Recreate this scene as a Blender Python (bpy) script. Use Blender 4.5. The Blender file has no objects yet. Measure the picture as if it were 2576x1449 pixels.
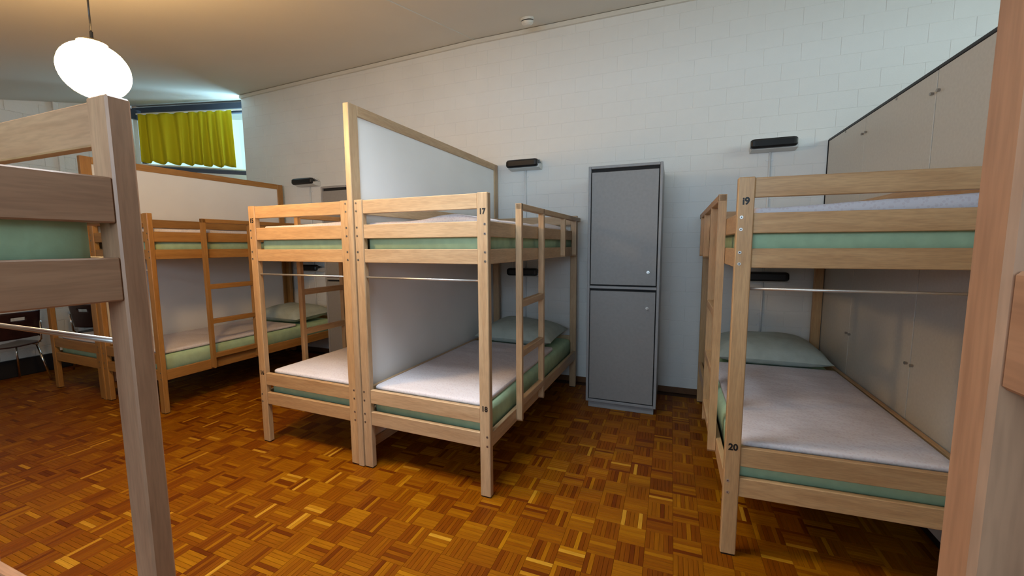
import bpy, bmesh, math, random
from mathutils import Vector, Matrix, noise
random.seed(7)
scene = bpy.context.scene
C = scene.collection

# ------------------------------------------------------------------ camera
CAM_H, F_PX, YAW, PITCH, ROLL = 1.5481, 1030.43, 0.3694, 0.1038, -0.0055
cd = bpy.data.cameras.new('camera')
cd.sensor_fit = 'HORIZONTAL'; cd.sensor_width = 36.0
cd.lens = F_PX / 2576 * 36.0
cd.clip_start = 0.02; cd.clip_end = 200
cam = bpy.data.objects.new('camera', cd); C.objects.link(cam)
c_, s_ = math.cos(YAW), math.sin(YAW)
fwd = Vector((-s_, c_, 0)); rgt = Vector((c_, s_, 0)); upv = Vector((0, 0, 1))
Fv = fwd * math.cos(PITCH) - upv * math.sin(PITCH)
U0 = fwd * math.sin(PITCH) + upv * math.cos(PITCH)
Rv = rgt * math.cos(ROLL) + U0 * math.sin(ROLL)
Uv = -rgt * math.sin(ROLL) + U0 * math.cos(ROLL)
m = Matrix((Rv, Uv, -Fv)).transposed().to_4x4()
m.translation = Vector((0, 0, CAM_H))
cam.matrix_world = m
scene.camera = cam

# ------------------------------------------------------------------ world, daylight, exposure
world = bpy.data.worlds.new('world'); scene.world = world
world.use_nodes = True
bg = world.node_tree.nodes['Background']
bg.inputs[0].default_value = (0.66, 0.90, 0.97, 1)
bg.inputs[1].default_value = 1.0

def area_light(name, loc, direction, sx, sy, power, col, spread=180):
    ld = bpy.data.lights.new(name, 'AREA'); ld.shape = 'RECTANGLE'
    ld.size = sx; ld.size_y = sy; ld.energy = power; ld.color = col; ld.spread = math.radians(spread)
    o = bpy.data.objects.new(name, ld); C.objects.link(o)
    o.location = loc; o.rotation_euler = Vector(direction).to_track_quat('-Z', 'Y').to_euler()
    return o
# added daylight fill through an assumed window band behind the camera, tilted upward
area_light('assumed_daylight_behind', (-0.6, -2.75, 2.15), (0, 1, 0.24), 3.6, 1.0, 60, (0.58, 0.79, 1.0), 130)
# light through an unseen high opening, added to brighten the upper wall
area_light('added_high_daylight', (3.50, 2.2, 3.0), (-1, 0.10, -0.03), 2.8, 0.7, 21, (0.86, 1.0, 0.95), 150)
# key light through an unseen roof opening, added above the aisle
area_light('added_roof_light', (-1.36, 1.25, 3.16), (0.0, 0.05, -1), 0.95, 0.85, 25, (0.86, 0.94, 1.0), 112)
# daylight entering through the corner window with the green curtain
area_light('daylight_corner_window', (-6.27, 5.13, 3.22), (-0.15, -1, -0.05), 0.70, 0.75, 55, (0.50, 0.78, 1.0))

vs = scene.view_settings
vs.view_transform = 'Standard'; vs.look = 'None'
vs.exposure = 0.42; vs.gamma = 1.0; vs.use_curve_mapping = False

# ------------------------------------------------------------------ materials
def new_mat(name):
    mt = bpy.data.materials.new(name); mt.use_nodes = True
    nt = mt.node_tree; nt.nodes.clear()
    out = nt.nodes.new('ShaderNodeOutputMaterial')
    b = nt.nodes.new('ShaderNodeBsdfPrincipled')
    nt.links.new(b.outputs[0], out.inputs[0])
    return mt, nt, b
def N(nt, t, **kw):
    n = nt.nodes.new(t)
    for k, v in kw.items(): setattr(n, k, v)
    return n
def ramp(nt, stops):
    r = N(nt, 'ShaderNodeValToRGB'); e = r.color_ramp.elements
    while len(e) < len(stops): e.new(0.5)
    for i, (p, col) in enumerate(stops):
        e[i].position = p; e[i].color = (*col, 1)
    return r
def plain(name, col, rough=0.5, metal=0.0, nscale=0, namt=0.06, bump=0.0, bscale=200):
    mt, nt, b = new_mat(name)
    b.inputs['Roughness'].default_value = rough; b.inputs['Metallic'].default_value = metal
    b.inputs['Base Color'].default_value = (*col, 1)
    tc = N(nt, 'ShaderNodeTexCoord')
    if nscale:
        no = N(nt, 'ShaderNodeTexNoise'); no.inputs['Scale'].default_value = nscale; no.inputs['Detail'].default_value = 4
        nt.links.new(tc.outputs['Object'], no.inputs['Vector'])
        r = ramp(nt, [(0.3, tuple(c * (1 - namt) for c in col)), (0.7, tuple(min(1, c * (1 + namt)) for c in col))])
        nt.links.new(no.outputs['Fac'], r.inputs[0]); nt.links.new(r.outputs[0], b.inputs['Base Color'])
    if bump:
        n2 = N(nt, 'ShaderNodeTexNoise'); n2.inputs['Scale'].default_value = bscale; n2.inputs['Detail'].default_value = 3
        nt.links.new(tc.outputs['Object'], n2.inputs['Vector'])
        bp = N(nt, 'ShaderNodeBump'); bp.inputs['Strength'].default_value = bump; bp.inputs['Distance'].default_value = 0.004
        nt.links.new(n2.outputs['Fac'], bp.inputs['Height']); nt.links.new(bp.outputs[0], b.inputs['Normal'])
    return mt
def wood(name, scale, dark, light, rough=0.42):
    """Beech with grain drawn out along one axis."""
    mt, nt, b = new_mat(name)
    b.inputs['Roughness'].default_value = rough
    tc = N(nt, 'ShaderNodeTexCoord'); mp = N(nt, 'ShaderNodeMapping'); mp.inputs['Scale'].default_value = scale
    oi = N(nt, 'ShaderNodeObjectInfo')
    ad = N(nt, 'ShaderNodeVectorMath', operation='ADD')
    sc = N(nt, 'ShaderNodeVectorMath', operation='SCALE'); sc.inputs['Scale'].default_value = 7.0
    cx = N(nt, 'ShaderNodeCombineXYZ')
    for i in range(3): nt.links.new(oi.outputs['Random'], cx.inputs[i])
    nt.links.new(cx.outputs[0], sc.inputs[0])
    nt.links.new(tc.outputs['Object'], ad.inputs[0]); nt.links.new(sc.outputs[0], ad.inputs[1])
    nt.links.new(ad.outputs[0], mp.inputs['Vector'])
    no = N(nt, 'ShaderNodeTexNoise'); no.inputs['Scale'].default_value = 1.0; no.inputs['Detail'].default_value = 6; no.inputs['Distortion'].default_value = 0.6
    nt.links.new(mp.outputs[0], no.inputs['Vector'])
    r = ramp(nt, [(0.25, dark), (0.75, light)])
    nt.links.new(no.outputs['Fac'], r.inputs[0])
    # fine flecks
    m2 = N(nt, 'ShaderNodeMapping'); m2.inputs['Scale'].default_value = tuple(s * 7 for s in scale)
    nt.links.new(ad.outputs[0], m2.inputs['Vector'])
    n2 = N(nt, 'ShaderNodeTexNoise'); n2.inputs['Scale'].default_value = 1.0; n2.inputs['Detail'].default_value = 2
    nt.links.new(m2.outputs[0], n2.inputs['Vector'])
    r2 = ramp(nt, [(0.35, (0.86, 0.86, 0.86)), (0.6, (1, 1, 1))]); nt.links.new(n2.outputs['Fac'], r2.inputs[0])
    mx = N(nt, 'ShaderNodeMix', data_type='RGBA', blend_type='MULTIPLY'); mx.inputs[0].default_value = 1
    nt.links.new(r.outputs[0], mx.inputs[6]); nt.links.new(r2.outputs[0], mx.inputs[7])
    hs = N(nt, 'ShaderNodeHueSaturation')
    mr = N(nt, 'ShaderNodeMapRange'); mr.inputs['To Min'].default_value = 0.92; mr.inputs['To Max'].default_value = 1.07
    nt.links.new(oi.outputs['Random'], mr.inputs['Value']); nt.links.new(mr.outputs[0], hs.inputs['Value'])
    nt.links.new(mx.outputs[2], hs.inputs['Color']); nt.links.new(hs.outputs[0], b.inputs['Base Color'])
    return mt
BD, BL = (0.47, 0.268, 0.122), (0.63, 0.400, 0.200)
W_X = wood('beech_x', (2.2, 26, 26), BD, BL)
W_Y = wood('beech_y', (26, 2.2, 26), BD, BL)
W_Z = wood('beech_z', (26, 26, 2.2), BD, BL)
WOOD = {'x': W_X, 'y': W_Y, 'z': W_Z}
def wood_set(nm, d, l): return {'x': wood(nm + '_x', (2.2, 26, 26), d, l), 'y': wood(nm + '_y', (26, 2.2, 26), d, l), 'z': wood(nm + '_z', (26, 26, 2.2), d, l)}
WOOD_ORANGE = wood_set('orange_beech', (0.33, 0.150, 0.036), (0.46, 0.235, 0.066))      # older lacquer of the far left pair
WOOD_PALE = wood_set('pale_beech', (0.46, 0.292, 0.160), (0.61, 0.428, 0.255))
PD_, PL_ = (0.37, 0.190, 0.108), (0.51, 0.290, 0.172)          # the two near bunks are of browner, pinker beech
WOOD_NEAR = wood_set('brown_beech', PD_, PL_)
M_WALL = plain('white_masonry_paint', (0.76, 0.76, 0.74), 0.6, 0, 2.5, 0.03, 0.35, 90)
M_PLASTER = plain('white_ceiling_paint', (0.70, 0.68, 0.62), 0.7, 0, 1.5, 0.02, 0.1, 60)
M_PANEL = plain('white_panel', (0.87, 0.87, 0.87), 0.35, 0, 3, 0.02)
M_LOCK = plain('grey_laminate', (0.235, 0.235, 0.235), 0.45, 0, 40, 0.05)
M_LOCKF = plain('grey_laminate_edge', (0.27, 0.275, 0.285), 0.45, 0, 40, 0.04)
M_CUP = plain('warm_grey_laminate', (0.60, 0.58, 0.53), 0.4, 0, 60, 0.04)
M_BLACK = plain('black_plastic', (0.006, 0.006, 0.007), 0.35)
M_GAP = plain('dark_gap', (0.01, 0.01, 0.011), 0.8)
M_STEEL = plain('brushed_steel', (0.66, 0.65, 0.62), 0.42, 0.9)
M_CHROME = plain('chrome', (0.75, 0.75, 0.75), 0.12, 1.0)
M_BOLT = plain('bolt_zinc', (0.36, 0.33, 0.30), 0.35, 0.8)
M_BOLTL = plain('bolt_bright', (0.75, 0.73, 0.70), 0.3, 0.8)
M_LAMPW = plain('pale_grey_plastic', (0.62, 0.62, 0.60), 0.4)
M_CONDUIT = plain('pale_conduit', (0.76, 0.77, 0.78), 0.35)
M_BASE = plain('brown_baseboard', (0.13, 0.055, 0.02), 0.4, 0, 12, 0.2)
M_DBASE = plain('black_plinth', (0.012, 0.011, 0.013), 0.5)
M_FRAME = plain('blue_grey_window_frame', (0.035, 0.055, 0.095), 0.4)
M_GREENM = plain('pale_green_sheet', (0.43, 0.61, 0.40), 0.85, 0, 14, 0.08, 0.3, 40)
M_PILLOW = plain('grey_green_pillowcase', (0.46, 0.54, 0.50), 0.9, 0, 14, 0.08, 0.35, 45)
M_CHAIR = plain('dark_red_plywood', (0.030, 0.010, 0.010), 0.35, 0, 8, 0.3)
M_INK = plain('black_sticker', (0.008, 0.008, 0.008), 0.5)
M_SMOKE = plain('white_plastic', (0.72, 0.70, 0.64), 0.4)

def coverlet_mat():
    mt, nt, b = new_mat('pink_white_seersucker')
    b.inputs['Roughness'].default_value = 0.9
    tc = N(nt, 'ShaderNodeTexCoord')
    vo = N(nt, 'ShaderNodeTexVoronoi'); vo.inputs['Scale'].default_value = 62
    nt.links.new(tc.outputs['Object'], vo.inputs['Vector'])
    r = ramp(nt, [(0.0, (0.68, 0.62, 0.66)), (0.30, (0.67, 0.61, 0.65)), (0.42, (0.73, 0.695, 0.735)), (0.8, (0.72, 0.68, 0.72))])
    nt.links.new(vo.outputs['Distance'], r.inputs[0]); nt.links.new(r.outputs[0], b.inputs['Base Color'])
    no = N(nt, 'ShaderNodeTexNoise'); no.inputs['Scale'].default_value = 26; no.inputs['Detail'].default_value = 4
    nt.links.new(tc.outputs['Object'], no.inputs['Vector'])
    bp = N(nt, 'ShaderNodeBump'); bp.inputs['Strength'].default_value = 0.35; bp.inputs['Distance'].default_value = 0.008
    nt.links.new(no.outputs['Fac'], bp.inputs['Height']); nt.links.new(bp.outputs[0], b.inputs['Normal'])
    return mt
M_COVER = coverlet_mat()

def curtain_mat():
    mt, nt, b = new_mat('olive_green_curtain_cloth')
    b.inputs['Roughness'].default_value = 0.9
    b.inputs['Base Color'].default_value = (0.72, 0.61, 0.010, 1)
    tr = N(nt, 'ShaderNodeBsdfTranslucent'); tr.inputs[0].default_value = (0.70, 0.60, 0.010, 1)
    mx = N(nt, 'ShaderNodeMixShader'); mx.inputs[0].default_value = 0.16
    out = [n for n in nt.nodes if n.type == 'OUTPUT_MATERIAL'][0]
    nt.links.new(b.outputs[0], mx.inputs[1]); nt.links.new(tr.outputs[0], mx.inputs[2]); nt.links.new(mx.outputs[0], out.inputs[0])
    tc = N(nt, 'ShaderNodeTexCoord'); no = N(nt, 'ShaderNodeTexNoise'); no.inputs['Scale'].default_value = 300
    nt.links.new(tc.outputs['Object'], no.inputs['Vector'])
    bp = N(nt, 'ShaderNodeBump'); bp.inputs['Strength'].default_value = 0.2; bp.inputs['Distance'].default_value = 0.002
    nt.links.new(no.outputs['Fac'], bp.inputs['Height']); nt.links.new(bp.outputs[0], b.inputs['Normal'])
    return mt
M_CURT = curtain_mat()

def glass_mat():
    mt, nt, b = new_mat('window_glass')
    b.inputs['Base Color'].default_value = (0.8, 0.9, 0.92, 1); b.inputs['Roughness'].default_value = 0.03
    tr = N(nt, 'ShaderNodeBsdfTransparent'); tr.inputs[0].default_value = (0.88, 0.97, 0.97, 1)
    fr = N(nt, 'ShaderNodeFresnel'); fr.inputs[0].default_value = 1.45
    mx = N(nt, 'ShaderNodeMixShader'); out = [n for n in nt.nodes if n.type == 'OUTPUT_MATERIAL'][0]
    gl = N(nt, 'ShaderNodeBsdfGlossy'); gl.inputs['Roughness'].default_value = 0.03
    nt.nodes.remove(b)
    nt.links.new(fr.outputs[0], mx.inputs[0]); nt.links.new(tr.outputs[0], mx.inputs[1]); nt.links.new(gl.outputs[0], mx.inputs[2]); nt.links.new(mx.outputs[0], out.inputs[0])
    return mt
M_GLASS = glass_mat()

def globe_mat():
    mt, nt, b = new_mat('lit_opal_glass')
    b.inputs['Base Color'].default_value = (0.9, 0.85, 0.75, 1)
    b.inputs['Emission Color'].default_value = (1.0, 0.60, 0.24, 1)
    b.inputs['Emission Strength'].default_value = 82.0
    return mt
M_GLOBE = globe_mat()

def parquet_mat():
    mt, nt, b = new_mat('mosaic_parquet_oak')
    b.inputs['Roughness'].default_value = 0.42
    b.inputs['Specular IOR Level'].default_value = 0.12
    at = N(nt, 'ShaderNodeAttribute', attribute_name='tone')
    ao = N(nt, 'ShaderNodeAttribute', attribute_name='along_x')
    geo = N(nt, 'ShaderNodeNewGeometry')
    ma = N(nt, 'ShaderNodeMapping'); ma.inputs['Scale'].default_value = (9, 160, 1)
    mb = N(nt, 'ShaderNodeMapping'); mb.inputs['Scale'].default_value = (160, 9, 1)
    nt.links.new(geo.outputs['Position'], ma.inputs['Vector']); nt.links.new(geo.outputs['Position'], mb.inputs['Vector'])
    mv = N(nt, 'ShaderNodeMix', data_type='VECTOR')
    nt.links.new(ao.outputs['Fac'], mv.inputs[0]); nt.links.new(mb.outputs[0], mv.inputs[4]); nt.links.new(ma.outputs[0], mv.inputs[5])
    no = N(nt, 'ShaderNodeTexNoise'); no.inputs['Scale'].default_value = 1; no.inputs['Detail'].default_value = 4
    nt.links.new(mv.outputs[1], no.inputs['Vector'])
    r = ramp(nt, [(0.0, (0.12, 0.022, 0.0005)), (0.35, (0.205, 0.050, 0.0006)), (0.7, (0.29, 0.094, 0.0012)), (0.92, (0.40, 0.155, 0.003)), (1.0, (0.54, 0.26, 0.02))])
    nt.links.new(at.outputs['Fac'], r.inputs[0])
    r2 = ramp(nt, [(0.3, (0.78, 0.76, 0.74)), (0.7, (1.1, 1.1, 1.1))]); nt.links.new(no.outputs['Fac'], r2.inputs[0])
    mx = N(nt, 'ShaderNodeMix', data_type='RGBA', blend_type='MULTIPLY'); mx.inputs[0].default_value = 1
    nt.links.new(r.outputs[0], mx.inputs[6]); nt.links.new(r2.outputs[0], mx.inputs[7]); nt.links.new(mx.outputs[2], b.inputs['Base Color'])
    return mt
M_PARQ = parquet_mat()
M_SUB = plain('floor_joint_dark', (0.05, 0.018, 0.005), 0.7)

# ------------------------------------------------------------------ mesh helpers
class MB:
    def __init__(self): self.v = []; self.f = []; self.mi = []; self.m = 0; self.fn = None
    def quad(self, pts):
        n = len(self.v); self.v += [tuple(p) for p in pts]; self.f.append(tuple(range(n, n + len(pts)))); self.mi.append(self.m)
    def box(self, x0, x1, y0, y1, z0, z1, b=0.003):
        if b <= 0:
            n = len(self.v)
            self.v += [(x, y, z) for z in (z0, z1) for y in (y0, y1) for x in (x0, x1)]
            for f in ((0, 2, 3, 1), (4, 5, 7, 6), (0, 1, 5, 4), (2, 6, 7, 3), (0, 4, 6, 2), (1, 3, 7, 5)):
                self.f.append(tuple(n + i for i in f)); self.mi.append(self.m)
            return
        n = len(self.v); idx = {}
        cx, cy, cz = (x0 + x1) / 2, (y0 + y1) / 2, (z0 + z1) / 2
        hx, hy, hz = (x1 - x0) / 2, (y1 - y0) / 2, (z1 - z0) / 2
        b = min(b, hx * .9, hy * .9, hz * .9)
        k = n
        for sx in (-1, 1):
            for sy in (-1, 1):
                for sz in (-1, 1):
                    for ax in range(3):
                        h = [hx - b, hy - b, hz - b]; h[ax] += b
                        self.v.append((cx + sx * h[0], cy + sy * h[1], cz + sz * h[2])); idx[(sx, sy, sz, ax)] = k; k += 1
        def add(keys, nrm):
            ids = [idx[q] for q in keys]
            a, b2, c2 = (Vector(self.v[ids[i]]) for i in range(3))
            if (b2 - a).cross(c2 - a).dot(Vector(nrm)) < 0: ids.reverse()
            self.f.append(tuple(ids)); self.mi.append(self.m)
        for ax in range(3):
            o1, o2 = [a for a in range(3) if a != ax]
            for s in (-1, 1):
                keys = []
                for p, q in ((-1, -1), (1, -1), (1, 1), (-1, 1)):
                    sg = [0, 0, 0]; sg[ax] = s; sg[o1] = p; sg[o2] = q; keys.append((*sg, ax))
                nr = [0, 0, 0]; nr[ax] = s; add(keys, nr)
        for ax in range(3):
            o1, o2 = [a for a in range(3) if a != ax]
            for p in (-1, 1):
                for q in (-1, 1):
                    keys = []
                    for (s, fa) in ((-1, o1), (1, o1), (1, o2), (-1, o2)):
                        sg = [0, 0, 0]; sg[ax] = s; sg[o1] = p; sg[o2] = q; keys.append((*sg, fa))
                    nr = [0, 0, 0]; nr[o1] = p; nr[o2] = q; add(keys, nr)
        for sx in (-1, 1):
            for sy in (-1, 1):
                for sz in (-1, 1):
                    add([(sx, sy, sz, a) for a in range(3)], (sx, sy, sz))
    def prism(self, poly, axis, a0, a1):
        """poly: 2D points; axis: extrude axis 'x','y','z'."""
        def P(p, a):
            return {'x': (a, p[0], p[1]), 'y': (p[0], a, p[1]), 'z': (p[0], p[1], a)}[axis]
        n = len(self.v); k = len(poly)
        self.v += [P(p, a0) for p in poly] + [P(p, a1) for p in poly]
        self.f.append(tuple(range(n + k - 1, n - 1, -1))); self.f.append(tuple(range(n + k, n + 2 * k))); self.mi += [self.m] * 2
        for i in range(k):
            j = (i + 1) % k
            self.f.append((n + i, n + j, n + k + j, n + k + i)); self.mi.append(self.m)
    def tube(self, pts, r, seg=10, cap=True):
        pts = [Vector(p) for p in pts]; rings = []
        for i, p in enumerate(pts):
            d = (pts[min(i + 1, len(pts) - 1)] - pts[max(i - 1, 0)]).normalized()
            ref = Vector((0, 0, 1)) if abs(d.z) < 0.9 else Vector((1, 0, 0))
            u = d.cross(ref).normalized(); w = d.cross(u)
            n = len(self.v); rings.append(n)
            rr = r[i] if isinstance(r, (list, tuple)) else r
            for k in range(seg):
                a = 2 * math.pi * k / seg
                self.v.append(tuple(p + u * math.cos(a) * rr + w * math.sin(a) * rr))
        for i in range(len(rings) - 1):
            for k in range(seg):
                k2 = (k + 1) % seg
                self.f.append((rings[i] + k, rings[i] + k2, rings[i + 1] + k2, rings[i + 1] + k)); self.mi.append(self.m)
        if cap:
            self.f.append(tuple(rings[0] + k for k in range(seg))); self.f.append(tuple(rings[-1] + k for k in reversed(range(seg)))); self.mi += [self.m] * 2
    def build(self, name, mats, parent=None, smooth=False):
        me = bpy.data.meshes.new(name)
        v = [self.fn(p) for p in self.v] if self.fn else self.v
        me.from_pydata(v, [], self.f)
        for mt in (mats if isinstance(mats, (list, tuple)) else [mats]): me.materials.append(mt)
        me.polygons.foreach_set('material_index', self.mi)
        if smooth: me.polygons.foreach_set('use_smooth', [True] * len(me.polygons))
        bm = bmesh.new(); bm.from_mesh(me); bmesh.ops.recalc_face_normals(bm, faces=bm.faces); bm.to_mesh(me); bm.free()
        me.update()
        o = bpy.data.objects.new(name, me); C.objects.link(o)
        if parent: o.parent = parent
        return o
def tag(o, label=None, cat=None, group=None, kind=None):
    if label: o['label'] = label
    if cat: o['category'] = cat
    if group: o['group'] = group
    if kind: o['kind'] = kind
    return o
def empty(name, loc=(0, 0, 0), rz=0):
    o = bpy.data.objects.new(name, None); C.objects.link(o)
    o.empty_display_size = 0.1; o.location = loc; o.rotation_euler = (0, 0, rz)
    return o
def one_box(name, mat, parent, *a, b=0.003, fn=None):
    q = MB(); q.fn = fn; q.box(*a, b=b); return q.build(name, mat, parent)

# ------------------------------------------------------------------ the room
YW = 4.503; XL = -7.36; XR = 3.6; YR = -2.7
def zc(x, y):
    y = max(y, 0.4)
    return 2.853 + 0.0263 * min(x, -2.2) + 0.2466 * y
# floor: mosaic parquet, squares of six strips
fl = one_box('floor', M_SUB, None, XL - 0.2, XR, YR, 6.2, -0.12, -0.004, b=0); tag(fl, 'mosaic parquet floor of small orange brown wooden strips', kind='structure')
PQ = 0.1365; NS = 6; SW = PQ / NS; G = 0.0005
ix0 = math.floor((XL + 0.214) / PQ); ix1 = math.ceil((1.30 + 0.214) / PQ); iy0 = math.floor((-1.2) / PQ); iy1 = math.ceil((YW - 0.0) / PQ)
strips = []
rs = random.Random(3)
for ix in range(ix0, ix1):
    for iy in range(iy0, iy1):
        x = -0.214 + ix * PQ; y = 0.02 + iy * PQ
        if x < XL - 0.05 or y + PQ > YW + 0.02: continue
        along = (ix + iy) % 2
        base = rs.gauss(0.42 + 0.19 * along, 0.08)  # squares along x toned lighter: directional sheen put into the colour
        for k in range(NS):
            t = rs.gauss(base, 0.065)
            q = rs.random()
            if q < 0.035: t = rs.uniform(0.9, 1.0)
            elif q < 0.10: t = rs.uniform(0.7, 0.85)
            elif q < 0.17: t = rs.uniform(0.05, 0.2)
            t = min(1, max(0, t))
            if along: strips.append((x, x + PQ, y + k * SW, y + (k + 1) * SW, 1, t))
            else: strips.append((x + k * SW, x + (k + 1) * SW, y, y + PQ, 0, t))
def near_key(s):
    x, y = (s[0] + s[1]) / 2, (s[2] + s[3]) / 2
    return x * x + y * y
cand = []
for i, s in enumerate(strips):
    x, y = (s[0] + s[1]) / 2, (s[2] + s[3]) / 2
    if y < 1.30: continue
    az = math.atan2(-x, y)                       # bearing, positive to the left
    dist = math.hypot(x, y)
    if not (-0.06 < az < 0.98): continue
    if dist * math.cos(az - YAW) < 1.80: continue   # floor nearer than this is below the lens
    cand.append((near_key(s), i))
cand.sort(); chosen = {i for _, i in cand[:300]}
def strip_verts(w, h, b=0.0006, t=0.004):
    return [(G, G, -t), (w - G, G, -t), (w - G, h - G, -t), (G, h - G, -t),
            (G, G, -b), (w - G, G, -b), (w - G, h - G, -b), (G, h - G, -b),
            (G + b, G + b, 0), (w - G - b, G + b, 0), (w - G - b, h - G - b, 0), (G + b, h - G - b, 0)]
SF = [(0, 1, 5, 4), (1, 2, 6, 5), (2, 3, 7, 6), (3, 0, 4, 7), (4, 5, 9, 8), (5, 6, 10, 9), (6, 7, 11, 10), (7, 4, 8, 11), (8, 9, 10, 11)]
def attrs(me, tones, al):
    a = me.attributes.new('tone', 'FLOAT', 'FACE'); a.data.foreach_set('value', tones)
    a = me.attributes.new('along_x', 'FLOAT', 'FACE'); a.data.foreach_set('value', al)
lib = {}
for i in sorted(chosen):
    x0, x1, y0, y1, al, t = strips[i]
    key = (al, round(t * 12))
    if key not in lib:
        me = bpy.data.meshes.new('parquet_strip'); me.from_pydata(strip_verts(*((PQ, SW) if al else (SW, PQ))), [], SF)
        me.materials.append(M_PARQ); attrs(me, [key[1] / 12] * 9, [float(al)] * 9); lib[key] = me
    o = bpy.data.objects.new('parquet_strip', lib[key]); C.objects.link(o); o.parent = fl; o.location = (x0, y0, 0)
V = []; Fc = []; T = []; A = []
for i, (x0, x1, y0, y1, al, t) in enumerate(strips):
    if i in chosen: continue
    n = len(V)
    V += [(x0 + a, y0 + b, c) for a, b, c in strip_verts(x1 - x0, y1 - y0)]
    Fc += [tuple(n + q for q in f) for f in SF]; T += [t] * 9; A += [float(al)] * 9
me = bpy.data.meshes.new('parquet_strips'); me.from_pydata(V, [], Fc); me.materials.append(M_PARQ); attrs(me, T, A)
o = bpy.data.objects.new('parquet_strips', me); C.objects.link(o); o.parent = fl; tag(o, kind='stuff')

# back wall of painted blocks
wb = MB(); wb.prism([(-6.08, -0.1), (XR, -0.1), (XR, 4.3), (-6.08, 4.3)], 'y', YW + 0.0026, YW + 0.22)
wall_back = tag(wb.build('wall_back', M_WALL), 'white painted concrete block wall behind the bunk heads', kind='structure')
BW, BH, J = 0.29, 0.15, 0.0010
def clip_poly(x0, x1, z0, z1):
    """block face kept under the ceiling line"""
    za, zb = zc(x0, YW), zc(x1, YW)
    if z0 >= min(za, zb) - 0.02: return None
    return [(x0, z0), (x1, z0), (x1, min(z1, zb)), (x0, min(z1, za))]
blocks = []
kz = 0
for r in range(-1, 27):
    z0 = 1.365 - 10 * BH + r * BH + 0.15
    z1 = z0 + BH
    if z1 < 0.02: continue
    off = 1.31 if (round((z0 - 2.865) / BH) % 2 == 0) else 1.31 - BW / 2
    n0 = math.floor((-6.08 - off) / BW); n1 = math.ceil((2.9 - off) / BW)
    for n in range(n0, n1):
        x0, x1 = max(-6.078, off + n * BW), off + (n + 1) * BW
        if x1 - x0 < 0.03: continue
        blocks.append((x0 + J, x1 - J, max(z0, 0.0) + J, z1 - J))
def hidden(b):
    x, z = (b[0] + b[1]) / 2, (b[2] + b[3]) / 2
    if -0.68 < x < 0.0 and z < 2.2: return True
    if x > 1.35 and z < 2.45 + (x - 1.27) * 0.5: return True
    if x < -2.0 and z < 2.0: return True
    return False
vis = sorted([(b[0] ** 2 + YW ** 2 + ((b[2] + b[3]) / 2 - CAM_H) ** 2, i) for i, b in enumerate(blocks) if not hidden(b)])
bch = {i for _, i in vis[:300]}
full = {}
rest = MB()
def block_into(mb, poly, y0, y1, c=0.0026):
    cx = sum(p[0] for p in poly) / 4; cz = sum(p[1] for p in poly) / 4
    n = len(mb.v)
    inner = [(p[0] + (c if p[0] < cx else -c), p[1] + (c if p[1] < cz else -c)) for p in poly]
    mb.v += [(p[0], y1, p[1]) for p in poly] + [(p[0], y0 + c * 0.6, p[1]) for p in poly] + [(p[0], y0, p[1]) for p in inner]
    for k in range(4):
        j = (k + 1) % 4
        mb.f += [(n + k, n + j, n + 4 + j, n + 4 + k), (n + 4 + k, n + 4 + j, n + 8 + j, n + 8 + k)]; mb.mi += [0, 0]
    mb.f.append((n + 8, n + 9, n + 10, n + 11)); mb.mi.append(0)
for i, b in enumerate(blocks):
    poly = clip_poly(*b)
    if poly is None: continue
    yj = YW + random.uniform(-0.0004, 0.0004)
    if i in bch:
        whole = abs(b[1] - b[0] - (BW - 2 * J)) < 1e-6 and abs(poly[2][1] - poly[0][1] - (BH - 2 * J)) < 1e-6 and abs(poly[3][1] - poly[0][1] - (BH - 2 * J)) < 1e-6
        if whole:
            if 'b' not in full:
                q = MB(); block_into(q, [(0, 0), (BW - 2 * J, 0), (BW - 2 * J, BH - 2 * J), (0, BH - 2 * J)], 0, 0.0035)
                ob = q.build('block', M_WALL, wall_back); full['b'] = ob.data
            else:
                ob = bpy.data.objects.new('block', full['b']); C.objects.link(ob); ob.parent = wall_back
            ob.location = (b[0], yj, b[2])
        else:
            q = MB(); block_into(q, poly, yj, YW + 0.0035); q.build('block', M_WALL, wall_back)
    else:
        block_into(rest, poly, yj, YW + 0.0035)
tag(rest.build('blocks', M_WALL, wall_back), kind='stuff')

# side faces and the other walls
q = MB(); q.box(-6.08, -5.95, YW + 0.006, 5.6, -0.1, 4.3, b=0); tag(q.build('wall_return', M_WALL), 'short white wall end beside the corner window', kind='structure')
wall_left = one_box('wall_left', M_WALL, None, XL - 0.22, XL - 0.006, YR, 3.78, -0.1, 3.75, b=0); tag(wall_left, 'white painted block wall at the far left', kind='structure')
q = MB()
for r in range(0, 26):
    z0 = 0.015 + r * BH
    y = YR + (0 if r % 2 else BW / 2)
    while y < 3.78:
        y1 = min(y + BW, 3.78)
        zt_ = min(z0 + BH - J, zc(XL, y))
        if y1 - y > 0.04 and zt_ - z0 > 0.03: q.box(XL - 0.007, XL, y + J, y1 - J, z0 + J, zt_, b=0.0025)
        y += BW
tag(q.build('blocks', M_WALL, wall_left), kind='stuff')
tag(one_box('trim_1', M_WALL, None, XL, XL + 0.03, 2.93, 2.98, 0.25, zc(XL, 2.95) - 0.002, b=0.004), 'thin vertical trim strip on the far left wall', kind='structure')
q = MB()
for a in ((YR, YW + .2, -.1, 2.6), (YR, YW + .2, 3.4, 4.3), (YR, 0.7, 2.6, 3.4), (3.7, YW + .2, 2.6, 3.4)): q.box(XR, XR + .2, a[0], a[1], a[2], a[3], b=0)
tag(q.build('wall_right', M_WALL), 'white wall with an added high opening beyond the wardrobes', kind='structure')
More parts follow.
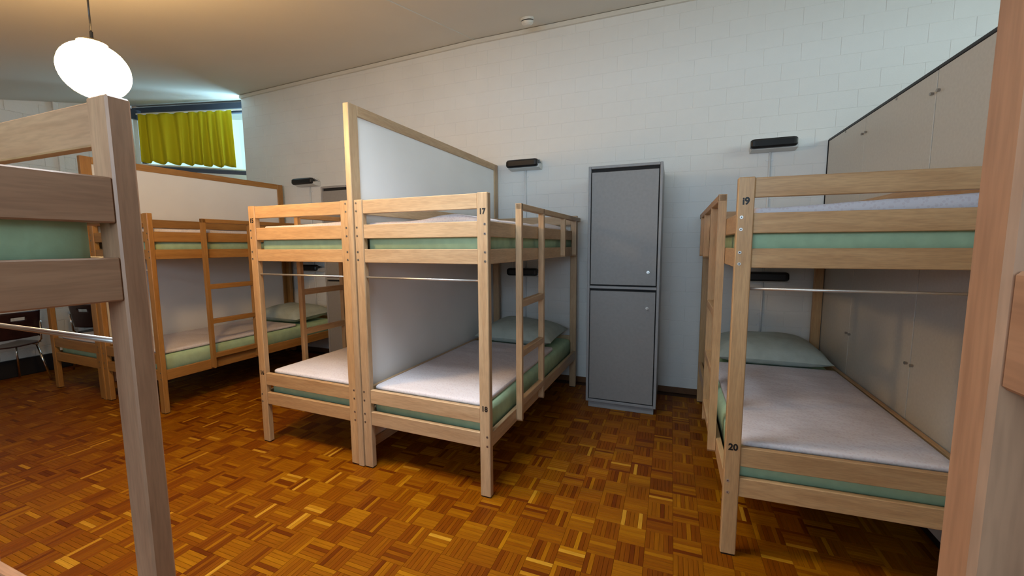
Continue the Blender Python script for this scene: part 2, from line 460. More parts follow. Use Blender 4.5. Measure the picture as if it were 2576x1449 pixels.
# wall behind the camera with an assumed window band, unseen, opened for the added fill
q = MB()
WX0, WX1, WZ0, WZ1 = -2.5, 1.3, 1.62, 2.70
for a in ((XL - 0.2, XR + 0.2, -0.1, WZ0), (XL - 0.2, XR + 0.2, WZ1, 3.2), (XL - 0.2, WX0, WZ0, WZ1), (WX1, XR + 0.2, WZ0, WZ1)):
    q.box(a[0], a[1], YR - 0.2, YR, a[2], a[3], b=0)
tag(q.build('wall_front', M_WALL), 'white wall behind the photographer with an assumed window band', kind='structure')
# 45 degree corner wall with the window
DW = Vector((0.715, 0.699, 0)).normalized(); DN = Vector((DW.y, -DW.x, 0))      # along, into the room
Q0 = Vector((-7.40, 3.85, 0))
def dg(s, n, z): p = Q0 + DW * s + DN * n; return (p.x, p.y, z)
def dgbox(mb, s0, s1, n0, n1, z0, z1, z0b=None, z1b=None):
    """box along the diagonal wall, its top/bottom may slope"""
    z0b = z0 if z0b is None else z0b; z1b = z1 if z1b is None else z1b
    n = len(mb.v)
    mb.v += [dg(s0, n0, z0), dg(s1, n0, z0b), dg(s1, n1, z0b), dg(s0, n1, z0), dg(s0, n0, z1), dg(s1, n0, z1b), dg(s1, n1, z1b), dg(s0, n1, z1)]
    for f in ((0, 1, 2, 3), (7, 6, 5, 4), (0, 4, 5, 1), (1, 5, 6, 2), (2, 6, 7, 3), (3, 7, 4, 0)): mb.f.append(tuple(n + i for i in f)); mb.mi.append(mb.m)
def zband(s): return 3.49 + 0.186 * s         # underside of the sloping head beam
q = MB()
dgbox(q, -0.3, 2.1, -0.2, 0.0, -0.1, 2.70)
dgbox(q, -0.3, 0.0, -0.2, 0.0, 2.70, 3.9)
tag(q.build('wall_corner', M_WALL), 'white slanting wall under the corner window', kind='structure')
win = MB()
dgbox(win, 0.0, 2.1, -0.12, -0.04, 2.70, 2.76)
for s in (0.0, 2.04): dgbox(win, s, s + 0.05, -0.12, -0.05, 2.76, zband(s))
dgbox(win, 0.0, 2.1, -0.12, -0.05, zband(0) - 0.04, zband(0) + 0.01, zband(2.1) - 0.04, zband(2.1) + 0.01)
window = tag(win.build('window_1', M_FRAME), 'corner window in a dark blue grey frame behind the green curtain', kind='structure')
for a, b_ in ((0.05, 2.04),):
    q = MB(); dgbox(q, a, b_, -0.09, -0.082, 2.76, zband(a), 2.76, zband(b_)); q.build('pane', M_GLASS, window)
q = MB(); dgbox(q, 0.0, 2.1, -0.10, 0.035, 2.765, 2.785); q.build('window_sill', M_PANEL, window)
q = MB(); dgbox(q, -0.05, 2.2, -0.16, 0.05, zband(-.05), zband(-.05) + 0.6, zband(2.2), zband(2.2) + 0.6)
q.v[4:8] = [(p[0], p[1], zc(p[0], p[1]) - 0.03) for p in q.v[4:8]]
q.box(XL, XL + 0.05, 3.42, 3.86, 3.40, 3.535, b=0)
tag(q.build('trim_2', M_FRAME), 'dark blue grey beam along the ceiling over the corner window', kind='structure')

# ceiling: two facets that climb towards the back wall, flat above the camera
q = MB()
XA, XB = -8.4, XR + 0.2
SX0, SX1, SY0, SY1 = -1.86, -0.86, 0.80, 1.70        # opening for the added roof light
tiles = [((XA, -2.2), (YR - 0.3, 0.4)), ((XA, -2.2), (0.4, 6.3)), ((-2.2, XB), (YR - 0.3, 0.4)),
         ((-2.2, SX0), (0.4, 6.3)), ((SX1, XB), (0.4, 6.3)), ((SX0, SX1), (0.4, SY0)), ((SX0, SX1), (SY1, 6.3))]
for xs, ys in tiles:
    for _ in (0,):
        ps = [(xs[0], ys[0]), (xs[1], ys[0]), (xs[1], ys[1]), (xs[0], ys[1])]
        n = len(q.v)
        q.v += [(x, y, zc(x, y)) for x, y in ps] + [(x, y, zc(x, y) + 0.15) for x, y in ps]
        for f in ((3, 2, 1, 0), (4, 5, 6, 7), (0, 1, 5, 4), (1, 2, 6, 5), (2, 3, 7, 6), (3, 0, 4, 7)): q.f.append(tuple(n + i for i in f)); q.mi.append(0)
ceil = q
q = MB()
for a in ((SX0, SX0 + .05, SY0, SY1), (SX1 - .05, SX1, SY0, SY1), (SX0 + .05, SX1 - .05, SY0, SY0 + .05), (SX0 + .05, SX1 - .05, SY1 - .05, SY1)):
    n = len(q.v); ps = [(a[0], a[2]), (a[1], a[2]), (a[1], a[3]), (a[0], a[3])]
    q.v += [(x, y, zc(x, y) + .02) for x, y in ps] + [(x, y, zc(x, y) + .32) for x, y in ps]
    for f in ((3, 2, 1, 0), (4, 5, 6, 7), (0, 1, 5, 4), (1, 2, 6, 5), (2, 3, 7, 6), (3, 0, 4, 7)): q.f.append(tuple(n + i for i in f)); q.mi.append(0)
rl = tag(q.build('added_roof_opening', M_PANEL), 'added roof light opening in the sloping ceiling', kind='structure')
q = ceil
tag(q.build('ceiling', M_PLASTER), 'sloping cream white plaster ceiling', kind='structure')
q = MB(); n = 0
q.v = [(-2.215, 0.4, zc(-2.2, .4) + .01), (-2.185, 0.4, zc(-2.2, .4) + .01), (-2.185, YW, zc(-2.2, YW) + .01), (-2.215, YW, zc(-2.2, YW) + .01)]
q.v += [(x, y, z - 0.016) for x, y, z in q.v]
q.f = [(3, 2, 1, 0), (4, 5, 6, 7), (0, 1, 5, 4), (1, 2, 6, 5), (2, 3, 7, 6), (3, 0, 4, 7)]; q.mi = [0] * 6
tag(q.build('trim_3', M_PLASTER), 'thin cover strip along the ceiling ridge', kind='structure')
q = MB()
for x0, x1 in ((-6.08, -2.2), (-2.2, XR)):
    n = len(q.v); a, b_ = zc(x0, YW), zc(x1, YW)
    q.v += [(x0, YW - .028, a - .055), (x1, YW - .028, b_ - .055), (x1, YW - .002, b_ - .055), (x0, YW - .002, a - .055), (x0, YW - .028, a - .012), (x1, YW - .028, b_ - .012), (x1, YW - .002, b_ + .0), (x0, YW - .002, a + .0)]
    for f in ((0, 1, 2, 3), (7, 6, 5, 4), (0, 4, 5, 1), (1, 5, 6, 2), (2, 6, 7, 3), (3, 7, 4, 0)): q.f.append(tuple(n + i for i in f)); q.mi.append(0)
tag(q.build('trim_4', M_PLASTER), 'narrow moulding where the ceiling meets the back wall', kind='structure')
tag(one_box('baseboard_back', M_BASE, None, -6.08, 1.27, YW - 0.014, YW - 0.001, 0.0, 0.062, b=0.002), 'brown wooden baseboard along the back wall', kind='structure')
tag(one_box('baseboard_left', M_DBASE, None, XL + 0.001, XL + 0.03, YR, 3.8, 0.0, 0.21, b=0.003), 'tall black baseboard along the far left wall', kind='structure')

# curtain on its rail
q = MB(); dgbox(q, -0.02, 1.6, 0.085, 0.105, 3.455, 3.475, 3.455 + 1.62 * 0.172, 3.475 + 1.62 * 0.172)
tag(q.build('curtain_rail', M_SMOKE), 'thin white curtain rail under the dark beam', 'curtain rail')
q = MB(); NSg, NZ = 220, 14
for i in range(NSg + 1):
    u = i / NSg
    for j in range(NZ + 1):
        w = j / NZ
        s = 0.055 + 1.16 * u + 0.02 * w * u
        ztop = 3.452 + 0.172 * s; zb = 2.795 - 0.012 * math.sin(u * 40)
        am = 0.026 + 0.034 * w
        ph = u * 2 * math.pi * 8.2 + 1.5 * math.sin(u * 8.3 + .6) + 0.35 * math.sin(w * 2.2 + u * 9)
        sn = math.sin(ph); fold = 1 - 2 * (0.5 - 0.5 * sn) ** 2.6          # broad flats, narrow deep creases
        nn = 0.120 + am * fold + 0.006 * math.sin(ph * 2.3 + 1) * w
        q.v.append(dg(s + 0.014 * math.cos(ph) * (0.4 + w), nn, ztop + (zb - ztop) * w))
for i in range(NSg):
    for j in range(NZ):
        a = i * (NZ + 1) + j; q.f.append((a, a + NZ + 1, a + NZ + 2, a + 1)); q.mi.append(0)
cu = q.build('curtain', M_CURT, smooth=True); tag(cu, 'short olive green pleated curtain hanging at the corner window', 'curtain')
md = cu.modifiers.new('thickness', 'SOLIDIFY'); md.thickness = 0.003

# ------------------------------------------------------------------ bunk beds
W, L, PW, PD, ZT = 0.98, 2.18, 0.069, 0.042, 1.8515
R1 = (1.7592, 1.8479); R2 = (1.5974, 1.6888); R3 = (1.4383, 1.5275); L1 = (0.470, 0.5657); L2 = (0.3142, 0.4098)
RT = 0.028                                     # rail thickness
def number_sticker(text, parent, x, z, h, fn=None):
    cu = bpy.data.curves.new('number_sticker', 'FONT'); cu.body = text; cu.align_x = 'CENTER'; cu.align_y = 'CENTER'
    cu.size = h * 1.42; cu.extrude = 0.0004; cu.offset = h * 0.055; cu.resolution_u = 3
    t = bpy.data.objects.new('tmp', cu); C.objects.link(t)
    dgp = bpy.context.evaluated_depsgraph_get(); me = bpy.data.meshes.new_from_object(t.evaluated_get(dgp)); me.name = 'number_sticker'
    bpy.data.objects.remove(t)
    pts = []
    for v in me.vertices:
        p = (x + v.co.x * 0.92, -0.0006 - v.co.z * 0 - (0.0004 if v.co.z > 0 else 0), z + v.co.y)
        v.co = fn(p) if fn else p
    me.materials.clear(); me.materials.append(M_INK)
    o = bpy.data.objects.new('number_sticker', me); C.objects.link(o); o.parent = parent
    o['label'] = 'black number ' + ('19' if text == 'i9' else text)
    return o
def bunk(loc, rz, open_side, label, ladder=True, upper_no=None, lower_no=None, shear=0.0, bright_bolts=False, wd=WOOD):
    t = empty('bunk_bed', (loc[0], loc[1], 0), rz)
    tag(t, label, 'bunk bed', 'beech bunk beds of the dormitory')
    fn = (lambda p: (p[0], p[1] + shear * p[0], p[2])) if shear else None
    def mir(x0, x1): return (x0, x1) if open_side == 'R' else (W - x1, W - x0)     # described for an open right side
    wall_posts = {}
    for px in (0, 1):
        for py in (0, 1):
            x0 = 0 if px == 0 else W - PW; y0 = 0 if py == 0 else L - PD
            o = one_box('post', wd['z'], t, x0, x0 + PW, y0, y0 + PD, 0.006, ZT, b=0.004, fn=fn)
            wall_posts[(px, py)] = o
            one_box('foot_glide', M_BLACK, o, x0 + .004, x0 + PW - .004, y0 + .003, y0 + PD - .003, 0.0, 0.006, b=0, fn=fn)
    for (za, zb) in (R1, R2, R3, L1, L2):
        one_box('end_rail', wd['x'], t, PW, W - PW, 0.005, 0.005 + RT, za, zb, b=0.003, fn=fn)
        one_box('end_rail', wd['x'], t, PW, W - PW, L - 0.005 - RT, L - 0.005, za, zb, b=0.003, fn=fn)
    for (za, zb) in (R2, R3, L2):
        x0, x1 = mir(W - 0.004 - RT, W - 0.004)
        one_box('side_rail', wd['y'], t, x0, x1, PD, L - PD, za, zb, b=0.003, fn=fn)
    for (za, zb) in (R1, R2, R3, L1, L2):
        x0, x1 = mir(0.004, 0.004 + RT)
        one_box('side_rail', wd['y'], t, x0, x1, PD, L - PD, za, zb, b=0.003, fn=fn)
    for z in (R3[0] + 0.012, L2[0] + 0.012):
        one_box('bed_base', wd['x'], t, RT + .006, W - RT - .006, PD, L - PD, z, z + 0.018, b=0, fn=fn)  # solid board in place of unseen slats, added to block light
    q = MB(); q.fn = fn; q.tube([(PW - .01, 0.02, 1.34), (W - PW + .01, 0.02, 1.34)], 0.0065, 10); q.build('curtain_rod', M_STEEL, t, smooth=True)
    # bolts where the side rails meet the end posts
    for px in (0, 1):
        is_open = (px == 1) == (open_side == 'R')
        xb = 0.019 if px == 0 else W - 0.019
        zs = []
        for (za, zb) in ((R2, R3, L2) if is_open else (R1, R2, R3, L1, L2)): zs += [za + .018, zb - .018]
        for z in zs:
            q = MB(); q.fn = fn
            q.tube([(xb, 0.002, z), (xb, -0.0012, z)], 0.0075, 12); q.m = 1; q.tube([(xb, -0.001, z), (xb, -0.0018, z)], 0.003, 6)
            q.build('bolt', [M_BOLTL if bright_bolts else M_BOLT, M_INK], wall_posts[(px, 0)])
    if upper_no:
        xs = (W - PW / 2) if open_side == 'R' else PW / 2
        number_sticker(upper_no, t, xs, 1.742, 0.032, fn); number_sticker(lower_no, t, xs, 0.565, 0.032, fn)
    if ladder:
        xo0, xo1 = mir(W - 0.002, W + 0.040)
        lad = MB(); lad.fn = fn
        for y0 in (0.43, 0.90):
            pr = [(y0, 0.335), (y0 + .008, 0.323), (y0 + .022, 0.323), (y0 + .030, 0.335), (y0 + .030, 1.825), (y0, 1.825)]
            lad.prism(pr, 'x', xo0, xo1)
        lo = lad.build('ladder', wd['z'], t)
        for y0 in (1.52, 1.94):
            g = MB(); g.fn = fn; pr = [(y0, 1.455), (y0 + .008, 1.442), (y0 + .022, 1.442), (y0 + .030, 1.455), (y0 + .030, 1.79), (y0, 1.79)]
            g.prism(pr, 'x', xo0, xo1); g.build('guard_upright', wd['z'], lo)
        one_box('guard_rail', wd['y'], lo, xo0, xo1, 0.43, 2.13, 1.785, 1.825, b=0.003, fn=fn)
        for z in (0.80, 1.15, 0.45):
            one_box('rung', wd['y'], lo, xo0, xo1, 0.455, 0.905, z - .024, z + .024, b=0.003, fn=fn)
    return t
def soft_slab(x0, x1, y0, y1, z0, z1, r=0.04, amp=0.006, seed=0, freq=3.0, nx=22, ny=44, corner=0.05, lift=None, fn=None):
    q = MB(); q.fn = fn
    def samples(n, h):
        e = min(0.45, r / h / 2); out = []
        inner = [e + (1 - 2 * e) * i / (n - 8) for i in range(n - 7)]
        edge = [e * (1 - math.cos(i / 4 * math.pi / 2)) for i in range(4)]
        return edge + inner + [1 - a for a in reversed(edge)]
    us = samples(nx, x1 - x0); vs_ = samples(ny, y1 - y0)
    def top(u, v):
        x = x0 + (x1 - x0) * u; y = y0 + (y1 - y0) * v
        dx = min(x - x0, x1 - x); dy = min(y - y0, y1 - y)
        # rounded corners in plan
        if dx < corner and dy < corner:
            a, b_ = 1 - dx / corner, 1 - dy / corner
            k = max(abs(a), abs(b_)) / max(1e-6, math.hypot(a, b_))
            a2, b2 = a * k, b_ * k
            x += (1 if u < .5 else -1) * (a - a2) * corner; y += (1 if v < .5 else -1) * (b_ - b2) * corner
        d = min(dx, dy); z = z1
        if d < r: z = z1 - r + math.sqrt(max(0, r * r - (r - d) ** 2))
        z += amp * noise.noise((x * freq + seed, y * freq + seed * 1.7, seed)) * min(1, d / 0.05) + amp * .4 * noise.noise((x * freq * 3 + seed, y * freq * 3, seed + 5)) * min(1, d / .05)
        if lift: z += lift(u, v)
        return (x, y, max(z, z0 + 0.003))
    P = [[top(u, v) for v in vs_] for u in us]
    nu, nv = len(us), len(vs_)
    for row in P: q.v += row
    for row in P: q.v += [(p[0], p[1], z0) for p in row]
    off = nu * nv
    for i in range(nu - 1):
        for j in range(nv - 1):
            a = i * nv + j
            q.f.append((a, a + nv, a + nv + 1, a + 1)); q.f.append((off + a, off + a + 1, off + a + nv + 1, off + a + nv)); q.mi += [0, 0]
    ring = [i * nv for i in range(nu)] + [(nu - 1) * nv + j for j in range(1, nv)] + [i * nv + nv - 1 for i in range(nu - 2, -1, -1)] + [j for j in range(nv - 2, 0, -1)]
    for k in range(len(ring)):
        a, b_ = ring[k], ring[(k + 1) % len(ring)]
        q.f.append((a, b_, off + b_, off + a)); q.mi.append(0)
    return q
def pillow_mesh(w, l, h, seed):
    q = MB(); n = 26
    def pt(u, v, s):
        a, b_ = 2 * u - 1, 2 * v - 1
        pin = 1 - 0.06 * (1 - abs(b_) ** 2) * abs(a) ** 6
        x = a * w / 2 * (1 - 0.05 * (1 - b_ * b_)); y = b_ * l / 2 * (1 - 0.06 * (1 - a * a))
        t = max(0, (1 - abs(a) ** 3.2)) * max(0, (1 - abs(b_) ** 3.2)); t = t ** 0.55
        z = s * h / 2 * t
        if s > 0: z += 0.010 * noise.noise((x * 7 + seed, y * 7, seed)) * t + 0.02 * noise.noise((x * 2.5 + seed, y * 2.5, seed + 3)) * t
        else: z *= 0.6
        return (x, y, z)
    for s in (1, -1):
        base = len(q.v)
        q.v += [pt(i / n, j / n, s) for i in range(n + 1) for j in range(n + 1)]
        for i in range(n):
            for j in range(n):
                a = base + i * (n + 1) + j; f = (a, a + n + 1, a + n + 2, a + 1)
                q.f.append(f if s > 0 else f[::-1]); q.mi.append(0)
    return q
def bedding(bed, level, who, shear=0.0, cover=True, pillow=True, open_side='R', seed=1, cov_len=1.50, lump=None):
    """mattress, coverlet and pillow lying on one level of a bunk; local to the bed, but things of their own"""
    zb = (R3 if level == 'upper' else L2)[0] + 0.031
    zt = zb + 0.195 if level == 'upper' else zb + 0.198
    if level == 'upper': zt = 1.672
    else: zt = 0.548
    fn = (lambda p: (p[0], p[1] + shear * p[0], p[2])) if shear else None
    loc, rot = bed.location.copy(), bed.rotation_euler.copy()
    q = soft_slab(0.045, W - 0.045, PD + 0.012, L - PD - 0.015, zb, zt, r=0.05, amp=0.002, seed=seed, fn=fn)
    mtt = q.build('mattress', M_GREENM, smooth=True); mtt.location = loc; mtt.rotation_euler = rot
    tag(mtt, 'pale green mattress ' + who, 'mattress', 'green sheeted mattresses on the bunks')
    ox0, ox1 = (0.055, W - 0.075) if open_side == 'R' else (0.075, W - 0.055)
    if cover:
        if level == 'upper':
            cov_len = 2.03
            q = soft_slab(ox0, ox1, PD + 0.018, PD + 0.018 + cov_len, zt + 0.0025, zt + 0.034, r=0.018, amp=0.014, seed=seed + 9, freq=3.5, nx=34, ny=70, corner=0.03, lift=lump, fn=fn)
        else:
            q = soft_slab(ox0, ox1, PD + 0.018, PD + 0.018 + cov_len, zt + 0.0025, zt + 0.032, r=0.016, amp=0.010, seed=seed + 9, freq=4.5, nx=30, ny=60, corner=0.03, fn=fn)
        cv = q.build('coverlet', M_COVER, smooth=True); cv.location = loc; cv.rotation_euler = rot
        tag(cv, 'pinkish white coverlet ' + who, 'coverlet', 'folded coverlets on the bunks')
    if pillow and level == 'lower':
        q = pillow_mesh(0.82, 0.60, 0.27, seed)
        pl = q.build('pillow', M_PILLOW, smooth=True)
        y = L - PD - 0.325; p = Vector((W / 2, y + shear * W / 2, zt + 0.090)); p.rotate(rot)
        pl.location = loc + p; pl.rotation_euler = (0.04, 0.0, rot.z + random.uniform(-.03, .03))
        tag(pl, 'grey green pillow ' + who, 'pillow', 'pillows at the bunk heads')

TP = 0.052
def unit_origin(right_corner, a):
    ux = Vector((math.cos(a), math.sin(a)))
    rc = Vector(right_corner)
    o_r = rc - ux * W; o_l = rc - ux * (2 * W + TP); o_p = rc - ux * (W + TP)
    return o_l, o_p, o_r
aB = -0.0255; oBL, oBP, oBR = unit_origin((-0.9831, 2.1581), aB)
aA = -0.020; oAL, oAP, oAR = unit_origin((-4.333, 2.256), aA)
bed17 = bunk(oBR, aB, 'R', 'beech bunk bed numbered 17 and 18, right of the tall partition', upper_no='17', lower_no='18', wd=WOOD_PALE)
bed15 = bunk(oBL, aB, 'L', 'beech bunk bed numbered 15 and 16 left of the tall white partition', upper_no='15', lower_no='16')
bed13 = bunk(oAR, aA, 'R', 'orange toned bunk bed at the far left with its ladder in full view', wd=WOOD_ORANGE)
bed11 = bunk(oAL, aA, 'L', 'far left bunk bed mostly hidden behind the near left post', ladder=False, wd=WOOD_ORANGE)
bed19 = bunk((0.2783, 2.1576), -0.003, 'L', 'beech bunk bed numbered 19 and 20 beside the wardrobes', upper_no='i9', lower_no='20', shear=0.0488, bright_bolts=True)
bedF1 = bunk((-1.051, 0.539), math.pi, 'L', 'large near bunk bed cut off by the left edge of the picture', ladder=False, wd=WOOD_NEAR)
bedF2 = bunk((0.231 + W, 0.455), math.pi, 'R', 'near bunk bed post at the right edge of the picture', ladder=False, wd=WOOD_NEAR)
T17 = 'of the middle bunk right of the tall partition'; T15 = 'of the middle bunk left of the tall partition'
T13 = 'of the far left bunk with the ladder'; T11 = 'of the bunk behind the near left post'; T19 = 'of the right hand bunk beside the wardrobes'
bedding(bed17, 'upper', 'on the upper level ' + T17, seed=2, lump=lambda u, v: 0.034 * math.exp(-((u - .74) / .20) ** 2) + 0.045 * max(0, v - .75) * 4 * math.sin(u * math.pi))
bedding(bed17, 'lower', 'on the lower level ' + T17, seed=3)
bedding(bed15, 'upper', 'on the upper level ' + T15, open_side='L', seed=4, lump=lambda u, v: 0.028 * max(0, u - .35) + 0.03 * max(0, v - .8) * 5 * math.sin(u * math.pi))
bedding(bed15, 'lower', 'on the lower level ' + T15, open_side='L', seed=5)
bedding(bed13, 'upper', 'on the upper level ' + T13, seed=6, lump=lambda u, v: 0.012)
bedding(bed13, 'lower', 'on the lower level ' + T13, seed=7, cov_len=1.46)
bedding(bed11, 'upper', 'on the upper level ' + T11, open_side='L', seed=8, cover=False, pillow=False)
bedding(bed11, 'lower', 'on the lower level ' + T11, open_side='L', seed=9, pillow=False)
bedding(bed19, 'upper', 'on the upper level ' + T19, open_side='L', seed=10, shear=0.0488, lump=lambda u, v: 0.045 * min(1, max(0, u - .12)) * math.exp(-v * 1.5) + 0.012)
bedding(bed19, 'lower', 'on the lower level ' + T19, open_side='L', seed=11, shear=0.0488)
bedding(bedF1, 'upper', 'on the near left upper bunk', open_side='L', seed=12, cover=False, pillow=False)

# ------------------------------------------------------------------ partitions between paired bunks
def partition(o, a, label, ztop=2.47, Lp=2.30, wd=WOOD_PALE):
    t = empty('partition_screen', (o.x, o.y, 0), a); tag(t, label, 'partition', 'white partition screens between paired bunks')
    x0, x1 = 0.003, TP - 0.003
    one_box('frame_post', wd['z'], t, x0, x1, -0.008, 0.075, 0.004, ztop, b=0.003)
    one_box('frame_post', wd['z'], t, x0, x1, Lp - 0.085, Lp, 0.004, ztop, b=0.003)
    one_box('top_rail', wd['y'], t, x0, x1, 0.075, Lp - 0.085, ztop - 0.068, ztop, b=0.003)
    one_box('bottom_rail', wd['y'], t, x0, x1, 0.075, Lp - 0.085, 0.10, 0.17, b=0.003)
    one_box('panel', M_PANEL, t, x0 + 0.012, x1 - 0.012, 0.07, Lp - 0.08, 0.165, ztop - 0.06, b=0)
    return t
partition(oBP, aB, 'tall white partition screen with pale beech frame between bunks 15 and 17')
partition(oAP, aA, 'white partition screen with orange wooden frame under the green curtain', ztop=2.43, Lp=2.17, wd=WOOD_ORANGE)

# ------------------------------------------------------------------ lockers
def locker(x0, label):
    x1 = x0 + 0.635; y0 = 3.79; y1 = YW - 0.02
    t = empty('locker', (x0, y0, 0)); tag(t, label, 'locker', 'grey lockers against the back wall')
    w = x1 - x0; d = y1 - y0; T_ = 0.024; H = 2.25; zm = 1.16
    q = MB()
    q.box(0, T_, 0, d, 0.065, H); q.box(w - T_, w, 0, d, 0.065, H); q.box(T_, w - T_, 0, d, H - T_, H); q.box(T_, w - T_, 0, d, 0.065, 0.065 + T_)
    q.box(T_, w - T_, 0, d - .01, zm - 0.012, zm + 0.012); q.box(T_, w - T_, d - 0.012, d, 0.065, H)
    q.build('body', M_LOCKF, t)
    q = MB(); q.box(0.02, w - 0.02, 0.03, d - 0.02, 0, 0.065); q.build('plinth', M_LOCKF, t)
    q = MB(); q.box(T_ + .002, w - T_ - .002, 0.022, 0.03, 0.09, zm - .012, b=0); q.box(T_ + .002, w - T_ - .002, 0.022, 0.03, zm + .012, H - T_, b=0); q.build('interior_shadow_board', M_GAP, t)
    for nm, za, zb, kz in (('upper', zm + 0.012 + .014, H - T_ - .032, 1.305), ('lower', 0.065 + T_ + .012, zm - .012 - .02, 0.985)):
        dd = one_box('door', M_LOCK, t, T_ + .008, w - T_ - .008, -0.004, 0.016, za, zb, b=0.002)
        q = MB(); xk = w - T_ - 0.075
        q.tube([(xk, -0.004, kz), (xk, -0.010, kz)], 0.013, 14); q.tube([(xk, -0.010, kz), (xk, -0.026, kz)], 0.006, 10)
        q.box(xk - .004, xk + .004, -.04, -.024, kz - .011, kz + .011, b=0.002)
        q.build('lock', M_BOLTL, dd)
    return t
locker(-0.718, 'tall grey two door locker standing alone against the back wall')
locker(-3.888, 'grey locker behind bunk 15 beside the far left lamp')

# ------------------------------------------------------------------ wardrobes on the right
def wardrobe(ya, yb, splits, label):
    X0 = 1.27
    t = empty('wardrobe', (X0, ya, 0)); tag(t, label, 'wardrobe', 'wardrobes along the right side')
    q = MB(); q.box(0.022, 0.60, 0.002, yb - ya - 0.002, 0.09, 2.445, b=0); q.build('carcass', M_GAP, t)
    q = MB(); q.box(0.05, 0.58, 0.01, yb - ya - .01, 0, 0.09, b=0); q.build('plinth', M_DBASE, t)
    q = MB(); q.box(-0.004, 0.60, 0.0, yb - ya, 2.447, 2.465, b=0.002); q.build('top_edge', M_DBASE, t)
    for (a, b_) in splits:
        g = 0.0025
        d = one_box('door', M_CUP, t, 0.0, 0.02, a - ya + g, b_ - ya - g, 0.095, 2.446, b=0.0012)
        for y in ([b_ - ya - 0.05] if False else [a - ya + 0.028, b_ - ya - 0.028]):
            if y + ya > YW - 0.1: continue
            for z in (2.335, 0.872):
                k = MB(); k.tube([(0.001, y, z), (-0.014, y, z)], [0.007, 0.009], 10); k.build('knob', M_BOLT, d)
        k = MB(); ym = (a + b_) / 2 - ya; k.tube([(0.001, ym, 2.435), (-0.003, ym, 2.435)], 0.008, 10); k.build('hinge_cap', M_BOLT, d)
    return t
wardrobe(2.893, YW - 0.016, [(2.893, 3.745), (3.745, YW - 0.016)], 'warm grey two door wardrobe against the back wall beside bunk 19')
wardrobe(1.19, 2.89, [(1.19, 2.04), (2.04, 2.89)], 'nearer warm grey wardrobe half hidden by the right hand post')
one_box('gap_strip', M_GAP, None, 1.266, 1.30, YW - 0.014, YW - 0.002, 0.07, 2.46, b=0)  # near-black strip drawn where only the shaded gap shows
tag(bpy.data.objects['gap_strip'], 'thin dark strip for the shaded gap between wardrobe and back wall', 'gap strip')

# ------------------------------------------------------------------ reading lamps and conduits on the wall
def wall_lamp(xc, z, label):
    t = empty('wall_lamp', (xc, YW, z)); tag(t, label, 'wall lamp', 'black reading lamps on the back wall')
    w = 0.36
    q = MB(); q.prism([(-0.002, -0.01), (-0.002, 0.045), (-0.05, 0.050), (-0.125, 0.035), (-0.125, 0.0), (-0.05, -0.012)], 'x', -w / 2 + .012, w / 2 + .012); q.build('housing', M_LAMPW, t)
    q = MB()
    pr = [(-0.100, 0.083), (-0.118, 0.092), (-0.150, 0.088), (-0.166, 0.070), (-0.168, 0.022), (-0.150, 0.006), (-0.112, 0.004), (-0.104, 0.012)]
    # rounded ends: three slices
    n = len(q.v); xs = [(-w / 2, .72), (-w / 2 + .012, .93), (-w / 2 + .03, 1), (w / 2 - .03, 1), (w / 2 - .012, .93), (w / 2, .72)]
    cy = sum(p[0] for p in pr) / 8; cz = sum(p[1] for p in pr) / 8
    for x, k in xs: q.v += [(x, cy + (p[0] - cy) * k, cz + (p[1] - cz) * k) for p in pr]
    for i in range(len(xs) - 1):
        for k in range(8):
            j = (k + 1) % 8; q.f.append((n + i * 8 + k, n + i * 8 + j, n + i * 8 + 8 + j, n + i * 8 + 8 + k)); q.mi.append(0)
    q.f += [tuple(n + k for k in range(8)), tuple(n + 40 + k for k in reversed(range(8)))]; q.mi += [0, 0]
    q.build('shade', M_BLACK, t)
    q = MB(); q.prism([(-0.004, 0.052), (-0.10, 0.085), (-0.104, 0.078), (-0.004, 0.044)], 'x', -w / 2 + .02, w / 2 + .012); q.build('reflector', M_LAMPW, t)
    return t
def conduit(xc, z0, z1, label):
    t = empty('cable_conduit', (xc, YW, z0)); tag(t, label, 'conduit', 'pale cable conduits down the back wall')
    q = MB(); q.tube([(0, -0.012, 0), (0, -0.012, z1 - z0)], 0.0095, 10); q.build('pipe', M_CONDUIT, t, smooth=True)
    for z in (z1 - z0 - 0.07, (z1 - z0) * 0.45, 0.15):
        one_box('clip', M_CONDUIT, t, -0.03, 0.03, -0.008, -0.001, z - .006, z + .006, b=0.001)
for xc, w1, w2 in ((-1.565, 'above the middle bunk', 'of the middle bunk'), (0.825, 'above the right hand bunk', 'of the right hand bunk'), (-4.80, 'above the far left ladder bunk', 'of the far left ladder bunk')):
    wall_lamp(xc, 2.40, 'black reading lamp high on the wall ' + w1)
    wall_lamp(xc - 0.0, 1.20, 'black reading lamp low on the wall at the head ' + w2)
    conduit(xc, 1.25, 2.39, 'pale vertical cable conduit under the lamp ' + w1)
    conduit(xc, 0.62, 1.185, 'pale vertical cable conduit at the head ' + w2)

# ------------------------------------------------------------------ smoke detector
sx, sy = -1.42, 4.13; t = empty('smoke_detector', (sx, sy, zc(sx, sy))); t.rotation_euler = (math.atan(0.2466), 0, 0)
tag(t, 'small round white smoke detector on the ceiling', 'smoke detector')
q = MB(); q.tube([(0, 0, 0.0), (0, 0, -0.022)], [0.066, 0.068], 28); q.build('base', M_SMOKE, t)
q = MB(); q.tube([(0, 0, -0.022), (0, 0, -0.030)], 0.058, 28); q.build('gap_ring', M_GAP, t)
q = MB(); q.tube([(0, 0, -0.030), (0, 0, -0.052), (0, 0, -0.066)], [0.062, 0.056, 0.036], 28); q.build('cap', M_SMOKE, t)

